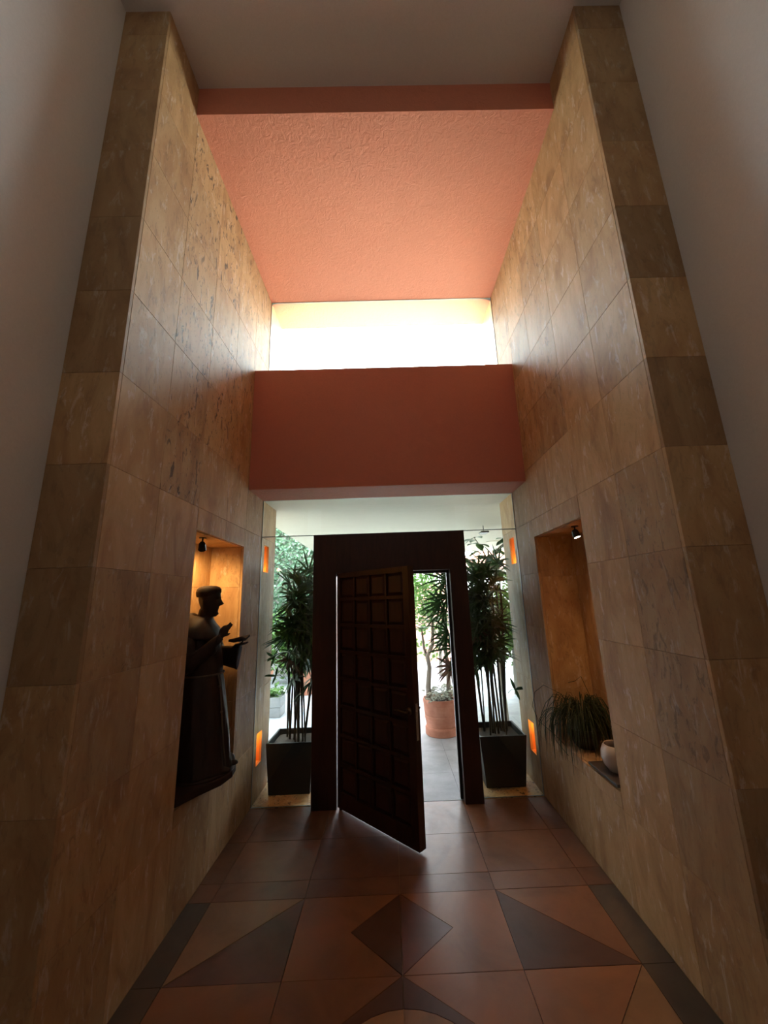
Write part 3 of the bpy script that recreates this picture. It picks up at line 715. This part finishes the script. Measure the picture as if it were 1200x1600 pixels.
# ------------------------------------------------------------------ plants in the right niche
gp = empty('grass_pot', (1.50, 3.295, .6175), label='dark bowl of wild arching grass in the right niche', cat='plant')
at(MB().loft([[(1.50+(r_*1.0)*math.cos(2*math.pi*k/28), 3.295+r_*math.sin(2*math.pi*k/28), .6175+z) for k in range(28)] for r_, z in ((.06, 0), (.085, .02), (.12, .09), (.135, .145), (.128, .15), (.118, .125))]).obj('bowl', BLACKP, None, smooth=True), gp)
at(MB().lathe([(.117, 0), (.117, .012)], (1.50, 3.295, .728), 20).obj('soil', SOIL), gp)
rg = random.Random(5); bl = MB()
for i in range(300):
    a = rg.uniform(0, 2*math.pi); r0 = rg.uniform(0, .08); p = Vector((1.50+r0*math.cos(a), 3.295+r0*math.sin(a), .74))
    a2 = a+rg.uniform(-.6, .6); L_ = rg.uniform(.18, .42); hh = rg.uniform(.10, .27); reach = rg.uniform(.10, .28)
    if math.cos(a2) > 0: reach = min(reach, max(.02, (1.66-p.x))/max(math.cos(a2), .2)*.9)
    d = Vector((math.cos(a2), math.sin(a2), 0)); fall = rg.uniform(-.05, .22)
    pts = [p, p+d*reach*.25+Vector((0, 0, hh*.8)), p+d*reach*.6+Vector((0, 0, hh)), p+d*reach*.95+Vector((0, 0, hh*.45)), p+d*reach*1.05-Vector((0, 0, fall))]
    if any(q.y > 3.46 for q in pts) and any(q.x > XR-.02 for q in pts if q.y > 3.4):
        continue
    if any(q.y < 2.63 and q.x > XR for q in pts): continue
    if any(q.z < .62 and q.x > XR-.02 for q in pts): pts[-1].z = max(pts[-1].z, .64); pts[-2].z = max(pts[-2].z, .66)
    # smooth the path
    sm = []
    for k_ in range(4):
        for t in (0, .5): sm.append(pts[k_].lerp(pts[k_+1], t) if t == 0 else (pts[k_]*.5+pts[k_+1]*.5)+((pts[k_]*.5+pts[k_+1]*.5)-(pts[max(k_-1, 0)]+pts[min(k_+2, 4)])*.5)*.12)
    sm.append(pts[4]); w_ = rg.uniform(.0016, .0030)
    bl.tube(sm, [w_]*(len(sm)-1)+[w_*.3], 4)
def arcb(pts): bl.tube(pts, .0022, 5)
arcb([(1.47, 3.25, .74), (1.40, 3.42, .98), (1.30, 3.52, 1.03), (1.22, 3.52, .98), (1.17, 3.48, .88), (1.19, 3.42, .78), (1.28, 3.34, .70), (1.33, 3.30, .64)])
arcb([(1.50, 3.22, .74), (1.50, 3.12, 1.02), (1.47, 3.17, 1.16), (1.44, 3.21, 1.12), (1.42, 3.295, 1.09)])
arcb([(1.46, 3.3, .74), (1.34, 3.40, .93), (1.28, 3.38, .80), (1.28, 3.34, .66), (1.31, 3.2, .60)])
o = at(bl.obj('grass_blades', GRASS), gp); o['kind'] = 'stuff'
wp = empty('bowl_pot', (1.475, 2.80, .6455), label='small rounded white ceramic pot on a dark tray in the right niche', cat='pot')
prof = [(.045, 0), (.07, .008), (.095, .045), (.105, .085), (.100, .125), (.082, .158), (.078, .162), (.074, .158), (.088, .12), (.092, .085)]
at(MB().lathe(prof, (1.475, 2.80, .6455), 36).obj('pot_body', WCER, None, smooth=True), wp)
at(MB().lathe([(.089, .10), (.089, .108)], (1.475, 2.80, .6455), 24).obj('soil', SOIL), wp)
ty = MB(); cx, cy, hz = 1.475, 2.80, .125; z0 = .6175
ty.box((cx-hz+.02, cy-hz-.03, z0), (cx+hz-.02, cy+hz+.03, z0+.012)); t = .012
ty.box((cx-hz, cy-hz-.05, z0+.010), (cx+hz, cy-hz-.05+t, z0+.028)); ty.box((cx-hz, cy+hz+.05-t, z0+.010), (cx+hz, cy+hz+.05, z0+.028))
ty.box((cx-hz, cy-hz-.05+t, z0+.010), (cx-hz+t, cy+hz+.05-t, z0+.028)); ty.box((cx+hz-t, cy-hz-.05+t, z0+.010), (cx+hz, cy+hz+.05-t, z0+.028)); ty.box((cx-hz+t, cy-hz-.05+t, z0+.012), (cx+hz-t, cy+hz+.05-t, z0+.027))
tag(ty.obj('tray', TRAYM, None, bevel=.002), 'grey rectangular tray under the white pot in the right niche', 'tray')

# ------------------------------------------------------------------ outside
def leaves(mb, rg, n, fn, size, wr=.6):
    for _ in range(n):
        p, nn = fn(rg); p = Vector(p); nn = (Vector(nn)+Vector((rg.uniform(-.6, .6), rg.uniform(-.6, .6), rg.uniform(-.6, .6)))).normalized()
        a = nn.orthogonal().normalized(); q = rg.uniform(0, 6.28); a = a*math.cos(q)+nn.cross(a)*math.sin(q); b = nn.cross(a)
        s = size*rg.uniform(.6, 1.3)
        mb.add([p, p+a*s*.4+b*s*wr*.5+nn*s*.06, p+a*s, p+a*s*.4-b*s*wr*.5+nn*s*.06, p+a*s*.45-nn*s*.05], [(0, 1, 4), (1, 2, 4), (2, 3, 4), (3, 0, 4)])
# ivy covered wall
iw = MB().box((-7, 10.2, 0), (-1.0, 10.5, 6.2)).obj('wall_ivy', GARDW); tag(iw, 'high garden wall overgrown with ivy, left beyond the porch', kind='structure', cat='wall')
rg = random.Random(9); lm = MB()
leaves(lm, rg, 9000, lambda g_: ((g_.uniform(-3.4, -.9), 10.18-abs(g_.gauss(0, .10))-.12*math.sin(g_.uniform(0, 6)), g_.uniform(1.0, 6.3)), (0, -1, .3)), .11)
iv = lm.obj('ivy', IVY); tag(iv, 'bright green ivy covering the high garden wall', 'ivy', kind='stuff')
def shrub(name, label, cat, c, rx, ry, rz, n, size, m_, seed, trunk=.0, group=None):
    e = empty(name, (c[0], c[1], 0), label=label, cat=cat, group=group); g_ = random.Random(seed); lm = MB()
    lob = [(g_.uniform(-.5, .5)*rx, g_.uniform(-.5, .5)*ry, g_.uniform(-.45, .45)*rz, g_.uniform(.45, .7)) for _ in range(7)]
    def fn(q):
        l = q.choice(lob); a = q.uniform(0, 6.283); s = q.uniform(-1, 1); r_ = q.uniform(.75, 1)*l[3]
        d = (math.cos(a)*math.sqrt(1-s*s), math.sin(a)*math.sqrt(1-s*s), s)
        return (c[0]+l[0]+d[0]*rx*r_, c[1]+l[1]+d[1]*ry*r_, max(.05, c[2]+l[2]+d[2]*rz*r_)), d
    leaves(lm, g_, n, fn, size); f_ = at(lm.obj('foliage', m_), e); f_['kind'] = 'stuff'
    tb = MB(); tb.tube([(c[0], c[1], 0), (c[0]+.02, c[1], c[2]*.6), (c[0], c[1]+.03, c[2])], [.05, .04, .02], 8)
    for k_ in range(5):
        l = lob[k_]; tb.tube([(c[0]+.01, c[1], c[2]*.55), (c[0]+l[0]*.6, c[1]+l[1]*.6, c[2]*.8), (c[0]+l[0], c[1]+l[1], c[2]+l[2])], [.022, .015, .006], 6)
    at(tb.obj('trunk', BARK, None, smooth=True), e); return e
shrub('garden_bush', 'bright green bush behind the terracotta pot, seen through the open door', 'bush', (1.15, 9.6, 1.5), 1.0, .6, 1.3, 1500, .12, BUSH, 1)
shrub('garden_bush', 'green bush behind the right palm planter', 'bush', (2.3, 7.6, 1.25), .85, .7, 1.15, 2600, .13, BUSH, 2)
shrub('garden_bush', 'low green bush at the foot of the ivy wall behind the left palm', 'bush', (-2.3, 9.35, .9), .7, .35, .8, 1500, .12, BUSH, 3)
tag(MB().box((-3.5, YO+.1, 0), (-3.3, 10.2, 5.2)).obj('wall_garden_left', GARDW), 'tall wall added along the left of the porch to narrow the open sky', kind='structure', cat='wall')  # added so less sky light reaches the porch
tag(MB().box((6.05, YO+.1, 0), (6.3, 14, 5.2)).obj('wall_garden_right', GARDW), 'tall unseen wall added right of the porch to keep sky light out', kind='structure', cat='wall')  # out of view, added to dim the porch from the right
# garden wall and neighbouring building
tag(MB().box((-.9, 13, 0), (12, 13.3, 2.3)).obj('wall_garden', GARDW), 'low white garden wall far beyond the porch', kind='structure', cat='wall')
tag(MB().box((.2, 11.6, 0), (2.2, 11.8, 2.2)).obj('wall_pink', PINKW), 'pink rendered wall section behind the terracotta pot', kind='structure', cat='wall')
nb = empty('tiled_pavilion', (3.6, 15, 0), label='distant pavilion with a pinkish tiled roof, behind the right palm', cat='building')
at(MB().box((2.2, 14.2, 0), (5.6, 16.5, 2.75)).obj('walls', GARDW), nb)
at(MB().add([(1.9, 13.9, 2.75), (5.9, 13.9, 2.75), (5.9, 16.8, 2.75), (1.9, 16.8, 2.75), (3.9, 15.0, 3.75), (3.9, 15.6, 3.75)], [(0, 1, 4), (1, 2, 5, 4), (2, 3, 5), (3, 0, 4, 5), (3, 2, 1, 0)]).obj('roof', RTILE), nb)
# broad leaved plant
bt = empty('broad_leaf_tree', (1.55, 5.7, 0), label='broad-leaved green tree rising behind the right palm', cat='tree')
g_ = random.Random(4); tr = MB(); tips = []
tr.tube([(1.55, 5.7, 0), (1.53, 5.7, .9), (1.50, 5.72, 1.7), (1.50, 5.7, 2.45)], [.035, .03, .025, .015], 8)
for k_ in range(12):
    a = g_.uniform(0, 6.28); b0 = Vector((1.50, 5.7, g_.uniform(1.9, 2.4))); b1 = b0+Vector((math.cos(a)*.35, math.sin(a)*.35, g_.uniform(.15, .45))); b1.z = min(b1.z, 2.62)
    tr.tube([b0, b0.lerp(b1, .5)+Vector((0, 0, .03)), b1], [.012, .009, .004], 6); tips += [b0.lerp(b1, t) for t in (.5, .75, .9, 1)]*2
at(tr.obj('trunk', BARK, None, smooth=True), bt)
def oval(p, d, ln, wd):
    mb = MB(); d = d.normalized(); s = Vector((-d.y, d.x, 0)); s = s.normalized() if s.length > .01 else Vector((1, 0, 0)); n2 = d.cross(s)
    prof = [(0, .03), (.12, .5), (.3, .9), (.5, 1), (.7, .88), (.88, .5), (1, .05)]; V = []
    for t, q in prof:
        c = p+d*ln*t-Vector((0, 0, ln*.25*t*t)); V += [c-s*wd*.5*q+n2*wd*.1*q, c, c+s*wd*.5*q+n2*wd*.1*q]
    F = []
    for i in range(len(prof)-1): a = i*3; F += [(a, a+1, a+4, a+3), (a+1, a+2, a+5, a+4)]
    return mb.add(V, F)
for p in tips:
    d = Vector((g_.uniform(-1, 1), g_.uniform(-1, 1), g_.uniform(-.3, .5)))
    mb = oval(p, d, g_.uniform(.16, .25), g_.uniform(.10, .15))
    if max(v[2] for v in mb.v) < ZB-.02: at(mb.obj('leaf', BIGL, None, smooth=True), bt)
# terracotta pot with a frangipani
tp = empty('terracotta_pot', (.655, 5.70, 0), label='large round terracotta pot with pale-stemmed plant, seen through the open door', cat='pot')
pc = (.655, 5.70, 0)
prof = [(.215, 0), (.225, .01), (.228, .085), (.220, .10), (.205, .105), (.212, .16), (.222, .20), (.226, .203), (.222, .21), (.226, .218), (.222, .226), (.226, .234), (.222, .242), (.227, .26), (.232, .30), (.236, .38), (.240, .385), (.243, .44), (.24, .447), (.215, .447), (.212, .40)]
at(MB().lathe(prof, pc, 64).obj('pot_body', POT, None), tp)
at(MB().lathe([(.211, .395), (.211, .405)], pc, 32).obj('soil', SOIL), tp)
at(MB().tube([(.50, 5.66, .40), (.49, 5.65, .60), (.52, 5.65, .85), (.50, 5.64, 1.0), (.58, 5.64, 1.15), (.60, 5.62, 1.45)], [.045, .036, .032, .030, .026, .016], 12).tube([(.52, 5.65, .90), (.46, 5.66, 1.1), (.44, 5.66, 1.35)], [.026, .02, .012], 10).obj('stem', BARK, None, smooth=True), tp)
at(MB().tube([(.78, 5.74, .40), (.79, 5.74, .8), (.76, 5.75, 1.2), (.80, 5.75, 1.5)], [.035, .03, .028, .02], 12).obj('stem', BARK, None, smooth=True), tp)
g_ = random.Random(12)
for c in ((.60, 5.62, 1.45), (.44, 5.66, 1.35), (.80, 5.75, 1.5)):
    for k_ in range(9):
        a = k_*.7+g_.uniform(-.2, .2); at(oval(Vector(c), Vector((math.cos(a), math.sin(a), g_.uniform(.1, .7))), g_.uniform(.2, .28), .07).obj('leaf', BUSH, None, smooth=True), tp)
lm = MB(); leaves(lm, g_, 260, lambda q: ((pc[0]+q.uniform(-.2, .22), pc[1]+q.uniform(-.2, .2), .42+q.uniform(0, .16)), (0, 0, 1)), .07, .5); o = at(lm.obj('succulents', leafm('pale_succulent', (.45, .50, .42), (.60, .62, .52), .6, .1)), tp); o['kind'] = 'stuff'
# pots left behind the palm
for i, (x, y, r_, h_, lab) in enumerate(((-1.75, 8.3, .26, .50, 'terracotta pot with a shrub behind the left palm, nearest to the door frame'), (-2.75, 8.5, .24, .42, 'smaller terracotta pot with a shrub, furthest left behind the left palm'))):
    e = empty('terracotta_pot', (x, y, 0), label=lab, cat='pot')
    at(MB().lathe([(r_*.7, 0), (r_*.98, h_*.85), (r_*1.08, h_*.86), (r_*1.08, h_), (r_*.95, h_), (r_*.9, h_*.9)], (x, y, 0), 40).obj('pot_body', POT, None), e)
    at(MB().lathe([(r_*.9, h_*.88), (r_*.9, h_*.92)], (x, y, 0), 20).obj('soil', SOIL), e)
    lm = MB(); leaves(lm, g_, 500, lambda q: ((x+max(-.3, min(.3, q.gauss(0, .13))), y+max(-.3, min(.3, q.gauss(0, .13))), h_+abs(q.gauss(.2, .2))), (q.uniform(-1, 1), q.uniform(-1, 1), .6)), .10); o = at(lm.obj('foliage', BUSH), e); o['kind'] = 'stuff'
sb = empty('stone_trough', (-2.3, 6.9, 0), label='low grey stone block planter at the left edge of the porch', cat='planter')
for k_ in range(2):
    for j in range(3):
        at(MB().box((-2.75+j*.31, 6.7, k_*.15), (-2.75+j*.31+.305, 7.0, k_*.15+.146)).obj('block', STONE, None, bevel=.006), sb).color = (.8, .8, .8, 1)
lm = MB(); leaves(lm, g_, 500, lambda q: ((q.uniform(-2.75, -1.83), q.uniform(6.72, 6.98), .30+abs(q.gauss(0, .09))), (0, 0, 1)), .08); o = at(lm.obj('foliage', BUSH), sb); o['kind'] = 'stuff'
# porch ceiling fittings
pe = empty('porch_lamp', (1.50, 5.86, ZB), label='small flat grey lamp hanging from the porch ceiling', cat='lamp')
at(MB().tube([(1.50, 5.86, ZB), (1.50, 5.86, 2.77)], .005, 8).obj('stem', METAL), pe)
at(MB().box((1.44, 5.76, 2.745), (1.56, 5.96, 2.77)).obj('lamp_body', METAL, None, bevel=.004), pe)
tag(MB().lathe([(.16, -.012), (.16, 0)], (2.17, 7.7, ZB-.0005), 28).obj('ceiling_disc', SOFFIT), 'flat round fitting on the porch ceiling above the tree', 'lamp')
